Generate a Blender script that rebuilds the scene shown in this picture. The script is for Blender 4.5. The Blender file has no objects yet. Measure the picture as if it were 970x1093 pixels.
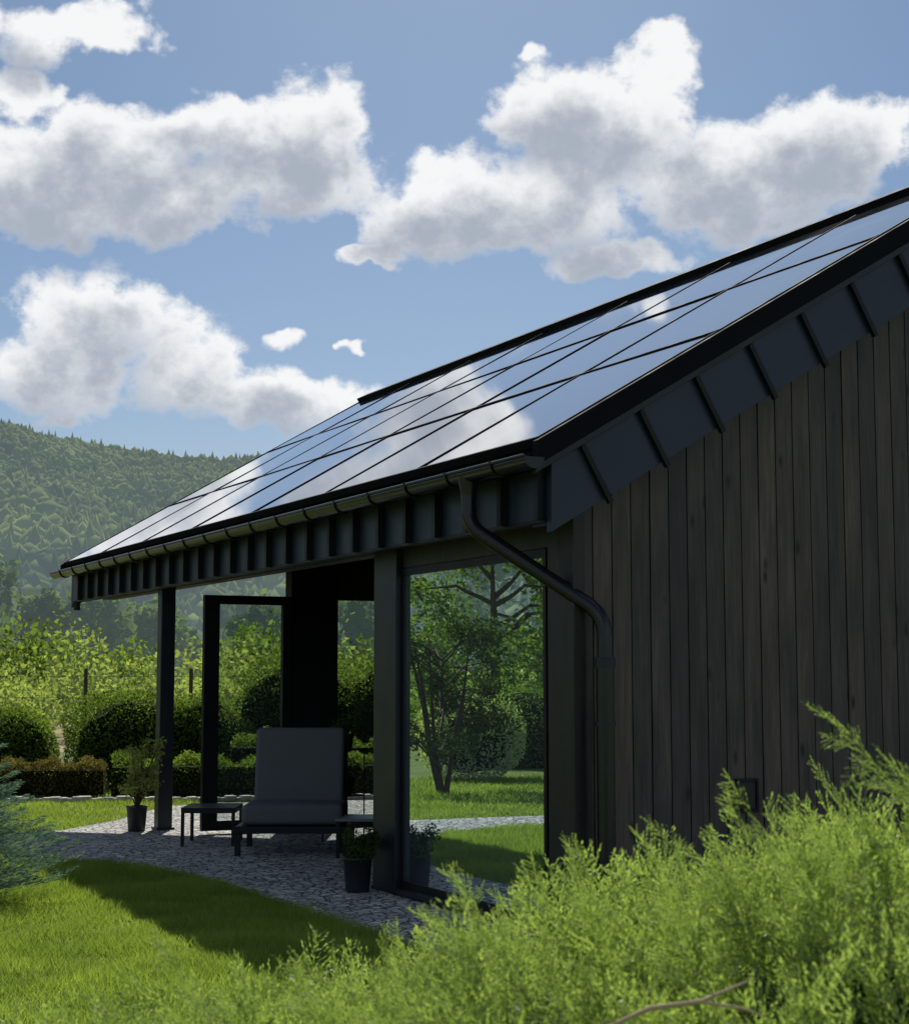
import bpy, bmesh, math, random
import numpy as np
from mathutils import Vector, Matrix
random.seed(7)
rng = np.random.default_rng(7)
S = bpy.context.scene
C = bpy.context.collection
TH = math.radians(26.2); CT, ST = math.cos(TH), math.sin(TH)
def W(r, g, z=0.0):
    return (r*CT+g*ST, -r*ST+g*CT, z)

# ------------------------------------------------------------------ materials
def newmat(name):
    m = bpy.data.materials.new(name); m.use_nodes = True
    nt = m.node_tree; nt.nodes.clear()
    out = nt.nodes.new('ShaderNodeOutputMaterial')
    return m, nt, out
def N(nt, t, **kw):
    n = nt.nodes.new(t)
    for k, v in kw.items(): setattr(n, k, v)
    return n
def setin(nt, sock, v):
    if hasattr(v, 'is_output') : nt.links.new(v, sock)
    else: sock.default_value = v
def MA(nt, op, a, b=None, c=None, clamp=False):
    n = nt.nodes.new('ShaderNodeMath'); n.operation = op; n.use_clamp = clamp
    setin(nt, n.inputs[0], a)
    if b is not None: setin(nt, n.inputs[1], b)
    if c is not None: setin(nt, n.inputs[2], c)
    return n.outputs[0]
def VM(nt, op, a, b=None, out=0):
    n = nt.nodes.new('ShaderNodeVectorMath'); n.operation = op
    setin(nt, n.inputs[0], a)
    if b is not None: setin(nt, n.inputs[1], b)
    return n.outputs['Value'] if op in ('DOT_PRODUCT','LENGTH') else n.outputs[0]
def MR(nt, v, a, b, c=0.0, d=1.0, smooth=False):
    n = nt.nodes.new('ShaderNodeMapRange')
    if smooth: n.interpolation_type = 'SMOOTHSTEP'
    setin(nt, n.inputs[0], v)
    for i, x in enumerate((a, b, c, d)): setin(nt, n.inputs[i+1], x)
    return n.outputs[0]
def MIX(nt, f, a, b, blend='MIX'):
    n = nt.nodes.new('ShaderNodeMix'); n.data_type = 'RGBA'; n.blend_type = blend
    setin(nt, n.inputs[0], f)
    for i, x in ((6, a), (7, b)):
        if isinstance(x, tuple) and len(x) == 3: x = x+(1,)
        setin(nt, n.inputs[i], x)
    return n.outputs[2]
def NOISE(nt, vec, scale, detail=4, rough=.5, out='Fac'):
    n = nt.nodes.new('ShaderNodeTexNoise')
    n.inputs['Scale'].default_value = scale; n.inputs['Detail'].default_value = detail
    n.inputs['Roughness'].default_value = rough
    if vec is not None: nt.links.new(vec, n.inputs['Vector'])
    return n.outputs[out]
def POS(nt): return N(nt, 'ShaderNodeNewGeometry').outputs['Position']
def PR(nt, col, rough=.5, metal=0, spec=.5, coat=0, bump=None, bstr=.3, bdist=.01):
    p = N(nt, 'ShaderNodeBsdfPrincipled')
    if isinstance(col, tuple): col = tuple(col)+(1,) if len(col) == 3 else col
    setin(nt, p.inputs['Base Color'], col); setin(nt, p.inputs['Roughness'], rough)
    p.inputs['Metallic'].default_value = metal; p.inputs['Specular IOR Level'].default_value = spec
    p.inputs['Coat Weight'].default_value = coat
    if bump is not None:
        b = N(nt, 'ShaderNodeBump'); b.inputs['Strength'].default_value = bstr
        b.inputs['Distance'].default_value = bdist
        nt.links.new(bump, b.inputs['Height']); nt.links.new(b.outputs[0], p.inputs['Normal'])
    return p.outputs[0]

def simple(name, col, rough=.5, metal=0, spec=.5, nscale=8, var=.25, bump=.15):
    m, nt, o = newmat(name)
    n = NOISE(nt, POS(nt), nscale, 4, .6)
    c = MIX(nt, n, tuple(x*(1-var) for x in col), tuple(x*(1+var) for x in col))
    r = MR(nt, n, .3, .7, rough*.85, min(1, rough*1.15))
    if bump: nt.links.new(PR(nt, c, r, metal, spec, bump=n, bstr=bump, bdist=.003), o.inputs[0])
    else: nt.links.new(PR(nt, c, r, metal, spec), o.inputs[0])
    return m

def leafmat(name, dark, light, trans=.4, nscale=1.5, haze=None, gloss=0, tt=(1.5, 1.6, .85)):
    m, nt, o = newmat(name)
    g = N(nt, 'ShaderNodeNewGeometry')
    n = NOISE(nt, g.outputs['Position'], nscale, 1)
    n2 = MR(nt, n, .3, .7)
    f = MA(nt, 'ADD', MA(nt, 'MULTIPLY', g.outputs['Random Per Island'], .55), MA(nt, 'MULTIPLY', n2, .45))
    c = MIX(nt, f, dark, light)
    d = N(nt, 'ShaderNodeBsdfDiffuse'); nt.links.new(c, d.inputs[0]); sh = d.outputs[0]
    if trans > 0:
        t = N(nt, 'ShaderNodeBsdfTranslucent')
        nt.links.new(MIX(nt, 1.0, c, tt, 'MULTIPLY'), t.inputs[0])
        mx = N(nt, 'ShaderNodeMixShader'); mx.inputs[0].default_value = trans
        nt.links.new(sh, mx.inputs[1]); nt.links.new(t.outputs[0], mx.inputs[2]); sh = mx.outputs[0]
    if gloss:
        gl = N(nt, 'ShaderNodeBsdfGlossy'); gl.inputs['Roughness'].default_value = .5
        mx = N(nt, 'ShaderNodeMixShader'); mx.inputs[0].default_value = gloss
        nt.links.new(sh, mx.inputs[1]); nt.links.new(gl.outputs[0], mx.inputs[2]); sh = mx.outputs[0]
    if haze:  # aerial haze painted into the leaf shader as bluish emission
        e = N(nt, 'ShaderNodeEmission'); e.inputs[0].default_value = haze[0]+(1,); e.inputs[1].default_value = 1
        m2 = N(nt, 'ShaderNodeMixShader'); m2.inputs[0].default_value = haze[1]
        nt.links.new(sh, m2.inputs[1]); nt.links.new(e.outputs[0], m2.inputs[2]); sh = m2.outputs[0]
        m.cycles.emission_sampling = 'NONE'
    nt.links.new(sh, o.inputs[0]); return m

HAZE_EMIT = (.34, .43, .49)  # haze colour that distant foliage and hill emit in place of real air
M_metal = simple('anthracite_metal', (.011, .015, .023), .42, 0, .5, 3, .15, .05)
M_panelmetal = simple('standing_seam_metal', (.024, .036, .058), .42, 0.3, .6, 2.5, .25, .08)
M_black = simple('black_metal', (.008, .009, .011), .5, 0, .35, 6, .2, 0)
M_matte = simple('matte_black_flashing', (.010, .011, .013), .85, 0, .10, 6, .2, 0)
M_gutter = simple('gutter_metal', (.026, .026, .027), .25, .5, .7, 4, .2, .05)
M_dark = simple('dark_interior', (.012, .011, .010), .8, 0, .2, 4, .2, 0)
M_fabric = simple('grey_fabric', (.15, .155, .165), .95, 0, .1, 90, .25, .4)
M_pot = simple('dark_pot', (.03, .032, .036), .5, 0, .4, 20)
M_soil = simple('soil', (.03, .02, .012), .95, 0, .1, 60)
M_bark = simple('bark', (.09, .065, .045), .9, 0, .2, 18, .5, .6)
M_twig = simple('dry_twig', (.60, .44, .26), .8, 0, .2, 30, .3)
M_stone = simple('pale_edging_stone', (.55, .53, .48), .85, 0, .2, 12, .3, .5)
M_tabletop = simple('table_top', (.20, .21, .22), .4, 0, .5, 10)
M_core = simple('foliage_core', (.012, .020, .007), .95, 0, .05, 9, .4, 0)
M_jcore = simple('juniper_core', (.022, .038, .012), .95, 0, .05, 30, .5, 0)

def woodmat(name, base, warm):
    m, nt, o = newmat(name)
    g = N(nt, 'ShaderNodeNewGeometry'); pos = g.outputs['Position']; ri = g.outputs['Random Per Island']
    off = N(nt, 'ShaderNodeCombineXYZ'); nt.links.new(MA(nt, 'MULTIPLY', ri, 37.0), off.inputs[2])
    p = VM(nt, 'ADD', VM(nt, 'MULTIPLY', pos, (38, 38, 1.8)), off.outputs[0])
    gr = NOISE(nt, p, 1.0, 5, .65)
    p2 = VM(nt, 'ADD', VM(nt, 'MULTIPLY', pos, (9, 9, 1.6)), off.outputs[0])
    bl = NOISE(nt, p2, 1.0, 4, .6)
    pk = VM(nt, 'ADD', VM(nt, 'MULTIPLY', pos, (7.2, 7.2, 2.6)), off.outputs[0])
    v = N(nt, 'ShaderNodeTexVoronoi'); v.inputs['Scale'].default_value = 1.0; nt.links.new(pk, v.inputs['Vector'])
    kn = MR(nt, v.outputs['Distance'], .06, .17)
    c = MIX(nt, MR(nt, ri, 0, 1), base, warm)
    c = MIX(nt, 1.0, c, MIX(nt, MR(nt, gr, .3, .72), (.5, .5, .5), (1.5, 1.5, 1.5)), 'MULTIPLY')
    c = MIX(nt, 1.0, c, MIX(nt, MR(nt, bl, .3, .7), (.6, .6, .63), (1.5, 1.42, 1.32)), 'MULTIPLY')
    c = MIX(nt, kn, (.010, .008, .006), c)
    nt.links.new(PR(nt, c, MR(nt, gr, .3, .7, .38, .62), 0, .5, bump=gr, bstr=.35, bdist=.004), o.inputs[0])
    return m
M_wood = woodmat('charred_wood', (.048, .041, .038), (.098, .075, .059))
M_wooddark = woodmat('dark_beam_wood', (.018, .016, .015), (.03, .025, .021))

def glassmat(name, ior, tint, haze=0.0, gcol=(.90, .98, .97), wav=0):
    m, nt, o = newmat(name)
    fr = N(nt, 'ShaderNodeFresnel'); fr.inputs['IOR'].default_value = ior
    t = N(nt, 'ShaderNodeBsdfTransparent'); t.inputs[0].default_value = tint+(1,)
    gl = N(nt, 'ShaderNodeBsdfGlossy'); gl.inputs[0].default_value = gcol+(1,); gl.inputs['Roughness'].default_value = 0.0
    if wav:
        b = N(nt, 'ShaderNodeBump'); b.inputs['Strength'].default_value = 1; b.inputs['Distance'].default_value = wav
        nt.links.new(NOISE(nt, POS(nt), 1.6, 0, .4), b.inputs['Height']); nt.links.new(b.outputs[0], gl.inputs['Normal'])
    mx = N(nt, 'ShaderNodeMixShader'); nt.links.new(fr.outputs[0], mx.inputs[0])
    nt.links.new(t.outputs[0], mx.inputs[1]); nt.links.new(gl.outputs[0], mx.inputs[2]); sh = mx.outputs[0]
    if haze:
        d = N(nt, 'ShaderNodeBsdfDiffuse'); d.inputs[0].default_value = (.55, .65, .70, 1)
        m2 = N(nt, 'ShaderNodeMixShader'); n = NOISE(nt, POS(nt), 3.0, 3, .6)
        nt.links.new(MR(nt, n, .3, .7, haze*.7, haze*1.3), m2.inputs[0])
        nt.links.new(sh, m2.inputs[1]); nt.links.new(d.outputs[0], m2.inputs[2]); sh = m2.outputs[0]
    nt.links.new(sh, o.inputs[0]); return m
M_glass = glassmat('window_glass', 2.6, (.30, .34, .35), .055, (.76, .90, .94), .0010)
M_glass2 = glassmat('door_glass', 1.6, (.66, .74, .74), .05)

def solarmat():
    m, nt, o = newmat('solar_glass')
    g = N(nt, 'ShaderNodeNewGeometry')
    n = NOISE(nt, g.outputs['Position'], 1.2, 3, .6)
    c = MIX(nt, g.outputs['Random Per Island'], (.014, .022, .045), (.024, .036, .068))
    nt.links.new(PR(nt, c, MR(nt, n, .3, .7, .03, .08), 0, 1.0, 1.0), o.inputs[0]); return m
M_solar = solarmat()

def groundmat():
    m, nt, o = newmat('lawn_ground'); pos = POS(nt)
    a = NOISE(nt, pos, 1.1, 5, .6); b = NOISE(nt, pos, 22, 5, .7)
    c = MIX(nt, MR(nt, a, .3, .7), (.10, .145, .035), (.18, .22, .065))
    c = MIX(nt, 1.0, c, MIX(nt, MR(nt, b, .3, .7), (.5, .5, .5), (1.4, 1.4, 1.3)), 'MULTIPLY')
    nt.links.new(PR(nt, c, .9, 0, .15, bump=b, bstr=.7, bdist=.03), o.inputs[0]); return m
M_ground = groundmat()
def settmat():
    m, nt, o = newmat('granite_setts'); pos = POS(nt)
    wv = VM(nt, 'ADD', pos, VM(nt, 'MULTIPLY', NOISE(nt, pos, 5, 2, .5, 'Color'), (.05, .05, 0)))
    wv = VM(nt, 'MULTIPLY', wv, (1, 1, 0))
    v = N(nt, 'ShaderNodeTexVoronoi', feature='DISTANCE_TO_EDGE'); v.inputs['Scale'].default_value = 13; nt.links.new(wv, v.inputs['Vector'])
    v2 = N(nt, 'ShaderNodeTexVoronoi'); v2.inputs['Scale'].default_value = 13; nt.links.new(wv, v2.inputs['Vector'])
    sp = N(nt, 'ShaderNodeSeparateColor'); nt.links.new(v2.outputs['Color'], sp.inputs[0])
    e = MR(nt, v.outputs['Distance'], .03, .11)
    c = MIX(nt, sp.outputs[0], (.34, .34, .34), (.68, .66, .63))
    n = NOISE(nt, pos, 60, 4, .7)
    c = MIX(nt, 1.0, c, MIX(nt, n, (.65, .65, .65), (1.35, 1.35, 1.35)), 'MULTIPLY')
    c = MIX(nt, e, (.10, .10, .075), c)
    nt.links.new(PR(nt, c, .85, 0, .25, bump=e, bstr=.8, bdist=.02), o.inputs[0]); return m
M_sett = settmat()
M_field = simple('dry_meadow_grass', (.32, .27, .14), .95, 0, .1, 1.5, .5, .5)

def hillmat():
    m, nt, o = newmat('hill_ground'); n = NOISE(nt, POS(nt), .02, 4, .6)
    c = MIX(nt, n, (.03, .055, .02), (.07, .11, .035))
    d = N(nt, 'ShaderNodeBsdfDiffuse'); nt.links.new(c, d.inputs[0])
    e = N(nt, 'ShaderNodeEmission'); e.inputs[0].default_value = HAZE_EMIT+(1,)  # distance haze over the hill, painted in as emission
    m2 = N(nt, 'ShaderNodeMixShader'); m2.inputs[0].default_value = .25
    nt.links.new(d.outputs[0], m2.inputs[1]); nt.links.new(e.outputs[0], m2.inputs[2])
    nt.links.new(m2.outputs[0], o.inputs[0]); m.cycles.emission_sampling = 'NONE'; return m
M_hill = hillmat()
L_forest = leafmat('forest_canopy', (.025, .050, .022), (.24, .30, .08), .0, .010, (HAZE_EMIT, .26))
L_far = leafmat('far_leaves', (.06, .095, .028), (.18, .25, .07), .35, .1, (HAZE_EMIT, .13))
L_mid = leafmat('sunny_shrub_leaves', (.13, .18, .04), (.40, .46, .13), .5, .5, (HAZE_EMIT, .03))
L_hedge = leafmat('box_leaves', (.05, .09, .020), (.22, .30, .07), .45, .9)
L_red = leafmat('barberry_leaves', (.09, .055, .03), (.20, .18, .06), .35, 3.5)
L_jun = leafmat('juniper_leaves', (.075, .135, .032), (.44, .55, .18), .42, 9.0, None, .05, (1.5, 1.6, .8))
L_grass = leafmat('grass_blades', (.13, .19, .036), (.34, .42, .10), .45, 1.5)
L_blue = leafmat('blue_spruce_needles', (.08, .14, .12), (.24, .34, .30), .25, 4)
L_spruce = leafmat('spruce_needles', (.03, .050, .022), (.08, .12, .045), .3, 2)
L_olive = leafmat('olive_leaves', (.14, .18, .055), (.40, .42, .16), .4, 8)
L_plant = leafmat('pot_plant_leaves', (.03, .06, .018), (.09, .13, .045), .3, 8)

# ------------------------------------------------------------------ mesh helpers
def link(ob, parent=None):
    C.objects.link(ob)
    if parent: ob.parent = parent
    return ob
def mesh_np(name, verts, faces, mat, parent=None, smooth=False):
    verts = np.asarray(verts, np.float32).reshape(-1, 3); faces = np.asarray(faces, np.int32)
    k = faces.shape[1]; me = bpy.data.meshes.new(name)
    me.vertices.add(len(verts)); me.vertices.foreach_set('co', verts.ravel())
    me.loops.add(faces.size); me.loops.foreach_set('vertex_index', faces.ravel())
    me.polygons.add(len(faces)); me.polygons.foreach_set('loop_start', np.arange(0, faces.size, k, dtype=np.int32))
    me.polygons.foreach_set('loop_total', np.full(len(faces), k, np.int32))
    if smooth: me.polygons.foreach_set('use_smooth', np.ones(len(faces), bool))
    me.update(calc_edges=True); me.materials.append(mat)
    return link(bpy.data.objects.new(name, me), parent)
def empty(name, loc=(0, 0, 0), rz=0):
    e = bpy.data.objects.new(name, None); e.location = loc; e.rotation_euler = (0, 0, rz)
    e.empty_display_size = .3
    return link(e)
BF = [(0, 3, 2, 1), (4, 5, 6, 7), (0, 1, 5, 4), (1, 2, 6, 5), (2, 3, 7, 6), (3, 0, 4, 7)]
def hexa(name, pts, mat, parent=None, bevel=0, seg=2):
    me = bpy.data.meshes.new(name); me.from_pydata([tuple(p) for p in pts], [], BF); me.materials.append(mat); me.update()
    ob = link(bpy.data.objects.new(name, me), parent)
    if bevel:
        b = ob.modifiers.new('bevel', 'BEVEL'); b.width = bevel; b.segments = seg; b.limit_method = 'NONE'
    return ob
def bpts(x0, x1, y0, y1, z0, z1):
    return [(x0, y0, z0), (x1, y0, z0), (x1, y1, z0), (x0, y1, z0), (x0, y0, z1), (x1, y0, z1), (x1, y1, z1), (x0, y1, z1)]
def box(name, x0, x1, y0, y1, z0, z1, mat, parent=None, bevel=0, seg=2):
    return hexa(name, bpts(x0, x1, y0, y1, z0, z1), mat, parent, bevel, seg)
def multibox(name, lst, mat, parent=None, bevel=0):
    V = []; F = []
    for i, p in enumerate(lst):
        V += [tuple(q) for q in p]; F += [tuple(a+8*i for a in f) for f in BF]
    me = bpy.data.meshes.new(name); me.from_pydata(V, [], F); me.materials.append(mat); me.update()
    ob = link(bpy.data.objects.new(name, me), parent)
    if bevel:
        b = ob.modifiers.new('bevel', 'BEVEL'); b.width = bevel; b.segments = 2; b.limit_method = 'NONE'
    return ob
def poly(name, pts, mat, parent=None):
    me = bpy.data.meshes.new(name); me.from_pydata(pts, [], [tuple(range(len(pts)))]); me.materials.append(mat); me.update()
    return link(bpy.data.objects.new(name, me), parent)
def tube(name, pts, r, mat, parent=None, fillet=0.0, radii=None):
    P = [Vector(p) for p in pts]; out = []
    for i, p in enumerate(P):
        if fillet and 0 < i < len(P)-1:
            a = (P[i-1]-p); b = (P[i+1]-p); f = min(fillet, a.length*.45, b.length*.45)
            a = p+a.normalized()*f; b = p+b.normalized()*f
            for k in range(9):
                t = k/8; out.append(a*(1-t)**2+p*2*t*(1-t)+b*t*t)
        else: out.append(p)
    cu = bpy.data.curves.new(name, 'CURVE'); cu.dimensions = '3D'; cu.bevel_depth = r; cu.bevel_resolution = 5; cu.use_fill_caps = True
    sp = cu.splines.new('POLY'); sp.points.add(len(out)-1)
    for i, p in enumerate(out):
        sp.points[i].co = (*p, 1)
        if radii: sp.points[i].radius = radii[i]
    sp.use_smooth = True
    cu.materials.append(mat)
    return link(bpy.data.objects.new(name, cu), parent)
def lathe(name, prof, mat, loc=(0, 0, 0), parent=None, n=28):
    V = []; F = []
    for r, z in prof:
        for i in range(n):
            a = 2*math.pi*i/n; V.append((loc[0]+r*math.cos(a), loc[1]+r*math.sin(a), loc[2]+z))
    for j in range(len(prof)-1):
        for i in range(n): F.append((j*n+i, j*n+(i+1) % n, (j+1)*n+(i+1) % n, (j+1)*n+i))
    me = bpy.data.meshes.new(name); me.from_pydata(V, [], F); me.materials.append(mat)
    for p in me.polygons: p.use_smooth = True
    return link(bpy.data.objects.new(name, me), parent)

# ------------------------------------------------------------------ foliage helpers
def unit(n):
    v = rng.normal(size=(n, 3)); return v/np.linalg.norm(v, axis=1, keepdims=True)
def leaves(name, pts, L, mat, parent=None, aspect=.5, dirs=None, up=0.0):
    n = len(pts)
    d = unit(n) if dirs is None else dirs
    d = d+np.array([0, 0, up]); d /= np.linalg.norm(d, axis=1, keepdims=True)
    s = np.cross(d, unit(n)); s /= np.linalg.norm(s, axis=1, keepdims=True)+1e-9
    l = L*rng.uniform(.6, 1.3, (n, 1)); w = l*aspect
    V = np.stack([pts-d*l/2, pts+s*w/2, pts+d*l/2, pts-s*w/2], 1)
    F = np.arange(4*n).reshape(n, 4)
    return mesh_np(name, V, F, mat, parent)
def blob(n, c, R, shell=.3, seed=None, lump=.16, zmin=None):
    r2 = np.random.default_rng(seed if seed is not None else rng.integers(1e9))
    u = r2.normal(size=(n, 3)); u /= np.linalg.norm(u, axis=1, keepdims=True)
    k = r2.normal(size=(7, 3))*3.2; ph = r2.uniform(0, 6.28, 7)
    h = np.sin(u@k.T+ph).mean(1)*lump*2.2
    rad = (1+h)*(1-shell*r2.uniform(0, 1, n)**1.6)
    p = np.array(c)+u*rad[:, None]*np.array(R)
    if zmin is not None: p = p[p[:, 2] > zmin]
    return p
def core(name, c, R, mat, parent, f=.8):
    bm = bmesh.new(); bmesh.ops.create_icosphere(bm, subdivisions=3, radius=1)
    for v in bm.verts:
        k = f*(1+.06*math.sin(v.co.x*7+c[0])*math.cos(v.co.y*6+v.co.z*5))
        v.co = Vector((c[0]+v.co.x*R[0]*k, c[1]+v.co.y*R[1]*k, c[2]+v.co.z*R[2]*k))
    me = bpy.data.meshes.new(name); bm.to_mesh(me); bm.free(); me.materials.append(mat)
    return link(bpy.data.objects.new(name, me), parent)

# ------------------------------------------------------------------ world / sky
SUN = Vector((1.6, 3.2, 2.88)).normalized()
sun_el = math.asin(SUN.z); sun_az = math.atan2(SUN.x, SUN.y)
wd = bpy.data.worlds.new('World'); S.world = wd; wd.use_nodes = True
nt = wd.node_tree; nt.nodes.clear()
wd.cycles.sampling_method = 'NONE'
cg = nt
tc = N(nt, 'ShaderNodeTexCoord').outputs['Generated']
dv = VM(cg, 'NORMALIZE', tc)
sx = N(cg, 'ShaderNodeSeparateXYZ'); cg.links.new(dv, sx.inputs[0])
az = MA(cg, 'ARCTAN2', sx.outputs[0], sx.outputs[1]); el = MA(cg, 'ARCSINE', sx.outputs[2])
cb = N(cg, 'ShaderNodeCombineXYZ'); cg.links.new(az, cb.inputs[0]); cg.links.new(el, cb.inputs[1])
wn = NOISE(cg, dv, 15, 4, .6, 'Color')
wn = VM(cg, 'MULTIPLY', VM(cg, 'SUBTRACT', wn, (.5, .5, .5)), (.085, .055, 0))
pp = VM(cg, 'ADD', cb.outputs[0], wn)
CL = [(35,190,85,55),(150,212,150,42),(125,150,75,42),(235,135,60,34),(335,137,52,48),(300,185,95,40),
 (25,30,60,30),(115,25,45,24),(15,100,38,30),(66,106,18,14),
 (480,225,85,46),(585,215,120,50),(640,120,95,46),(708,70,50,28),(790,185,130,62),(870,160,85,50),(600,130,60,32),(640,280,85,22),(410,272,40,12),
 (592,64,18,8),(955,152,22,14),
 (115,345,95,52),(55,395,100,48),(190,395,65,45),(300,430,95,28),(326,376,34,13),(396,380,11,8),(75,447,26,10)]
acc = None; accu = None
OX, OY = .004, .024
for (x, y, rx, ry) in CL:
    a = (x-485)/1790; b = (546.5-y)/1790; g_ = .99506-.0993*b
    u = a/g_; v_ = (.0993+.99506*b)/g_
    azc = TH+math.atan(u); elc = math.atan(v_*math.cos(math.atan(u)))
    sxx, syy = 1790/rx*.93, 1790/ry*.93
    n = cg.nodes.new('ShaderNodeVectorMath'); n.operation = 'MULTIPLY_ADD'
    cg.links.new(pp, n.inputs[0]); n.inputs[1].default_value = (sxx, syy, 0); n.inputs[2].default_value = (-azc*sxx, -elc*syy, 0.0 if rx > 36 else .65)
    d = n.outputs[0]
    f = VM(cg, 'DOT_PRODUCT', d, d)
    acc = f if acc is None else MA(cg, 'SMOOTH_MIN', acc, f, .5)
    if rx > 50:
        d2 = VM(cg, 'ADD', d, (OX*sxx, OY*min(syy, 38), 0)); f2 = VM(cg, 'DOT_PRODUCT', d2, d2)
        accu = f2 if accu is None else MA(cg, 'SMOOTH_MIN', accu, f2, .9)
acc = MA(cg, 'MAXIMUM', MA(cg, 'SUBTRACT', 1.0, acc), -1.5); accu = MA(cg, 'MAXIMUM', MA(cg, 'SUBTRACT', 1.0, accu), -1.0)
gn = NOISE(cg, VM(cg, 'MULTIPLY', dv, (1, 1, 2.2)), 2.6, 2, .5)
gnd = MR(cg, gn, .44, .64, -1.6, 1.0)
away = MR(cg, MA(cg, 'ABSOLUTE', MA(cg, 'SUBTRACT', az, TH)), .30, .42)
away = MA(cg, 'MAXIMUM', away, MR(cg, el, .42, .52))
gnd = MR(cg, away, 0, 1, -3.0, gnd)
acc = MA(cg, 'MAXIMUM', acc, gnd); accu = MA(cg, 'MAXIMUM', accu, gnd)
fb = MA(cg, 'SUBTRACT', NOISE(cg, VM(cg, 'MULTIPLY', dv, (1, 1, 1.2)), 30, 6, .62), .5)
D0 = MA(cg, 'ADD', acc, MA(cg, 'MULTIPLY', fb, 3.4))
SH = MA(cg, 'ADD', MA(cg, 'ADD', MA(cg, 'MULTIPLY', accu, .75), MA(cg, 'MULTIPLY', D0, .25)), MA(cg, 'MULTIPLY', fb, 1.6))

sky = N(nt, 'ShaderNodeTexSky', sky_type='NISHITA'); sky.sun_disc = False
sky.sun_elevation = sun_el; sky.sun_rotation = sun_az; sky.air_density = 1.0; sky.dust_density = .5; sky.ozone_density = 2.0
alpha = MR(nt, D0, -.35, .50, 0, 1, True)
shade = MR(nt, SH, -.35, 1.20, 0, 1, True)
ccol = MIX(nt, shade, (9.5, 9.5, 9.5), (4.0, 4.45, 5.2))
skyc = MIX(nt, 1.0, sky.outputs[0], MIX(nt, MR(nt, el, .12, .42), (.52, .57, .64), (.43, .53, .61)), 'MULTIPLY')
col = MIX(nt, MA(nt, 'MULTIPLY', alpha, .96), skyc, ccol)
bg = N(nt, 'ShaderNodeBackground'); bg.inputs[1].default_value = .10
nt.links.new(col, bg.inputs[0]); wo = N(nt, 'ShaderNodeOutputWorld'); nt.links.new(bg.outputs[0], wo.inputs[0])

sl = bpy.data.lights.new('sun', 'SUN'); sl.energy = 5.0; sl.angle = math.radians(.53); sl.color = (1, .95, .86)
so = link(bpy.data.objects.new('sun', sl)); so.rotation_euler = SUN.to_track_quat('Z', 'Y').to_euler()

# ------------------------------------------------------------------ ground
poly('lawn', [(-3000, -3000, 0), (3000, -3000, 0), (3000, 3000, 0), (-3000, 3000, 0)], M_ground)
path = [(4.2, 2, .006), (12, 2, .006), (12, 20.6, .006), (6.0, 20.2, .006), (4.9, 18.4, .006), (4.1, 17.45, .006), (3.2, 17.05, .006), (1.2, 16.9, .006), (-4, 16.6, .006), (-9, 15.6, .006),
        (-9, 14.9, .006), (-4, 15.6, .006), (1.2, 15.9, .006), (2.6, 15.5, .006), (3.35, 14.7, .006), (3.9, 13.7, .006), (4.15, 12.5, .006)]
me = bpy.data.meshes.new('paved_terrace'); me.from_pydata(path, [], [tuple(range(len(path)))]); me.materials.append(M_sett)
link(bpy.data.objects.new('paved_terrace', me))
fld = [W(-30, 36, .006), W(10, 36, .006), W(14, 62, .006), W(-50, 62, .006)]
poly('dry_meadow', fld, M_field)

def in_poly(px, py, P):
    ins = np.zeros(len(px), bool); n = len(P)
    for i in range(n):
        x0, y0 = P[i][:2]; x1, y1 = P[(i+1) % n][:2]
        c = ((y0 > py) != (y1 > py)) & (px < (x1-x0)*(py-y0)/((y1-y0)+1e-12)+x0); ins ^= c
    return ins
GV = []
def grass(n, x0, x1, y0, y1, h, w):
    px = rng.uniform(x0, x1, n); py = rng.uniform(y0, y1, n)
    k = ~in_poly(px+rng.normal(0, .025, n), py+rng.normal(0, .025, n), path); px, py = px[k], py[k]; n = len(px)
    clump = .55+.9*(.5+.5*np.sin(px*5.1+np.sin(py*3.3)*2)*np.sin(py*4.7+np.cos(px*2.9)*2))
    hh = h*rng.uniform(.5, 1.3, n)*clump; a = rng.uniform(0, 6.28, n); ww = w*rng.uniform(.6, 1.3, n)
    le = rng.normal(0, .55, (n, 2))*hh[:, None]
    V = np.zeros((n, 3, 3)); V[:, 0] = np.stack([px-np.cos(a)*ww/2, py-np.sin(a)*ww/2, np.zeros(n)], 1)
    V[:, 1] = np.stack([px+np.cos(a)*ww/2, py+np.sin(a)*ww/2, np.zeros(n)], 1)
    V[:, 2] = np.stack([px+le[:, 0], py+le[:, 1], hh], 1)
    GV.append(V)
grass(170000, 1.2, 4.35, 6.2, 15.5, .055, .006)
grass(60000, 1.0, 6.5, 15.5, 23, .05, .010)
grass(40000, -6, 1.2, 14, 24, .06, .016)
GV = np.concatenate(GV); mesh_np('grass', GV, np.arange(3*len(GV)).reshape(-1, 3), L_grass)

# ------------------------------------------------------------------ house
H = empty('black_wooden_house', (5.1, 8.74, 0))
def hp(ob):
    ob.parent = H; ob.matrix_parent_inverse = Matrix.Translation((-5.1, -8.74, 0)); return ob
TAN = .585; PH = math.atan(TAN); CP, SP = math.cos(PH), math.sin(PH)
def rz(x): return 2.93+TAN*(x-4.75)
RX = 8.78; Y0, Y1 = 8.50, 20.5; XE = 4.75
def mir(x): return 2*RX-x
def slab(name, y0, y1, top, bot, xa, mat):
    for side in (0, 1):
        f = (lambda x: x) if side == 0 else mir
        zt = lambda x: rz(x)-top; zb = lambda x: rz(x)-bot
        p = [(f(xa), y0, zb(xa)), (RX, y0, zb(RX)), (RX, y1, zb(RX)), (f(xa), y1, zb(xa)),
             (f(xa), y0, zt(xa)), (RX, y0, zt(RX)), (RX, y1, zt(RX)), (f(xa), y1, zt(xa))]
        hp(hexa(name, p, mat))
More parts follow.
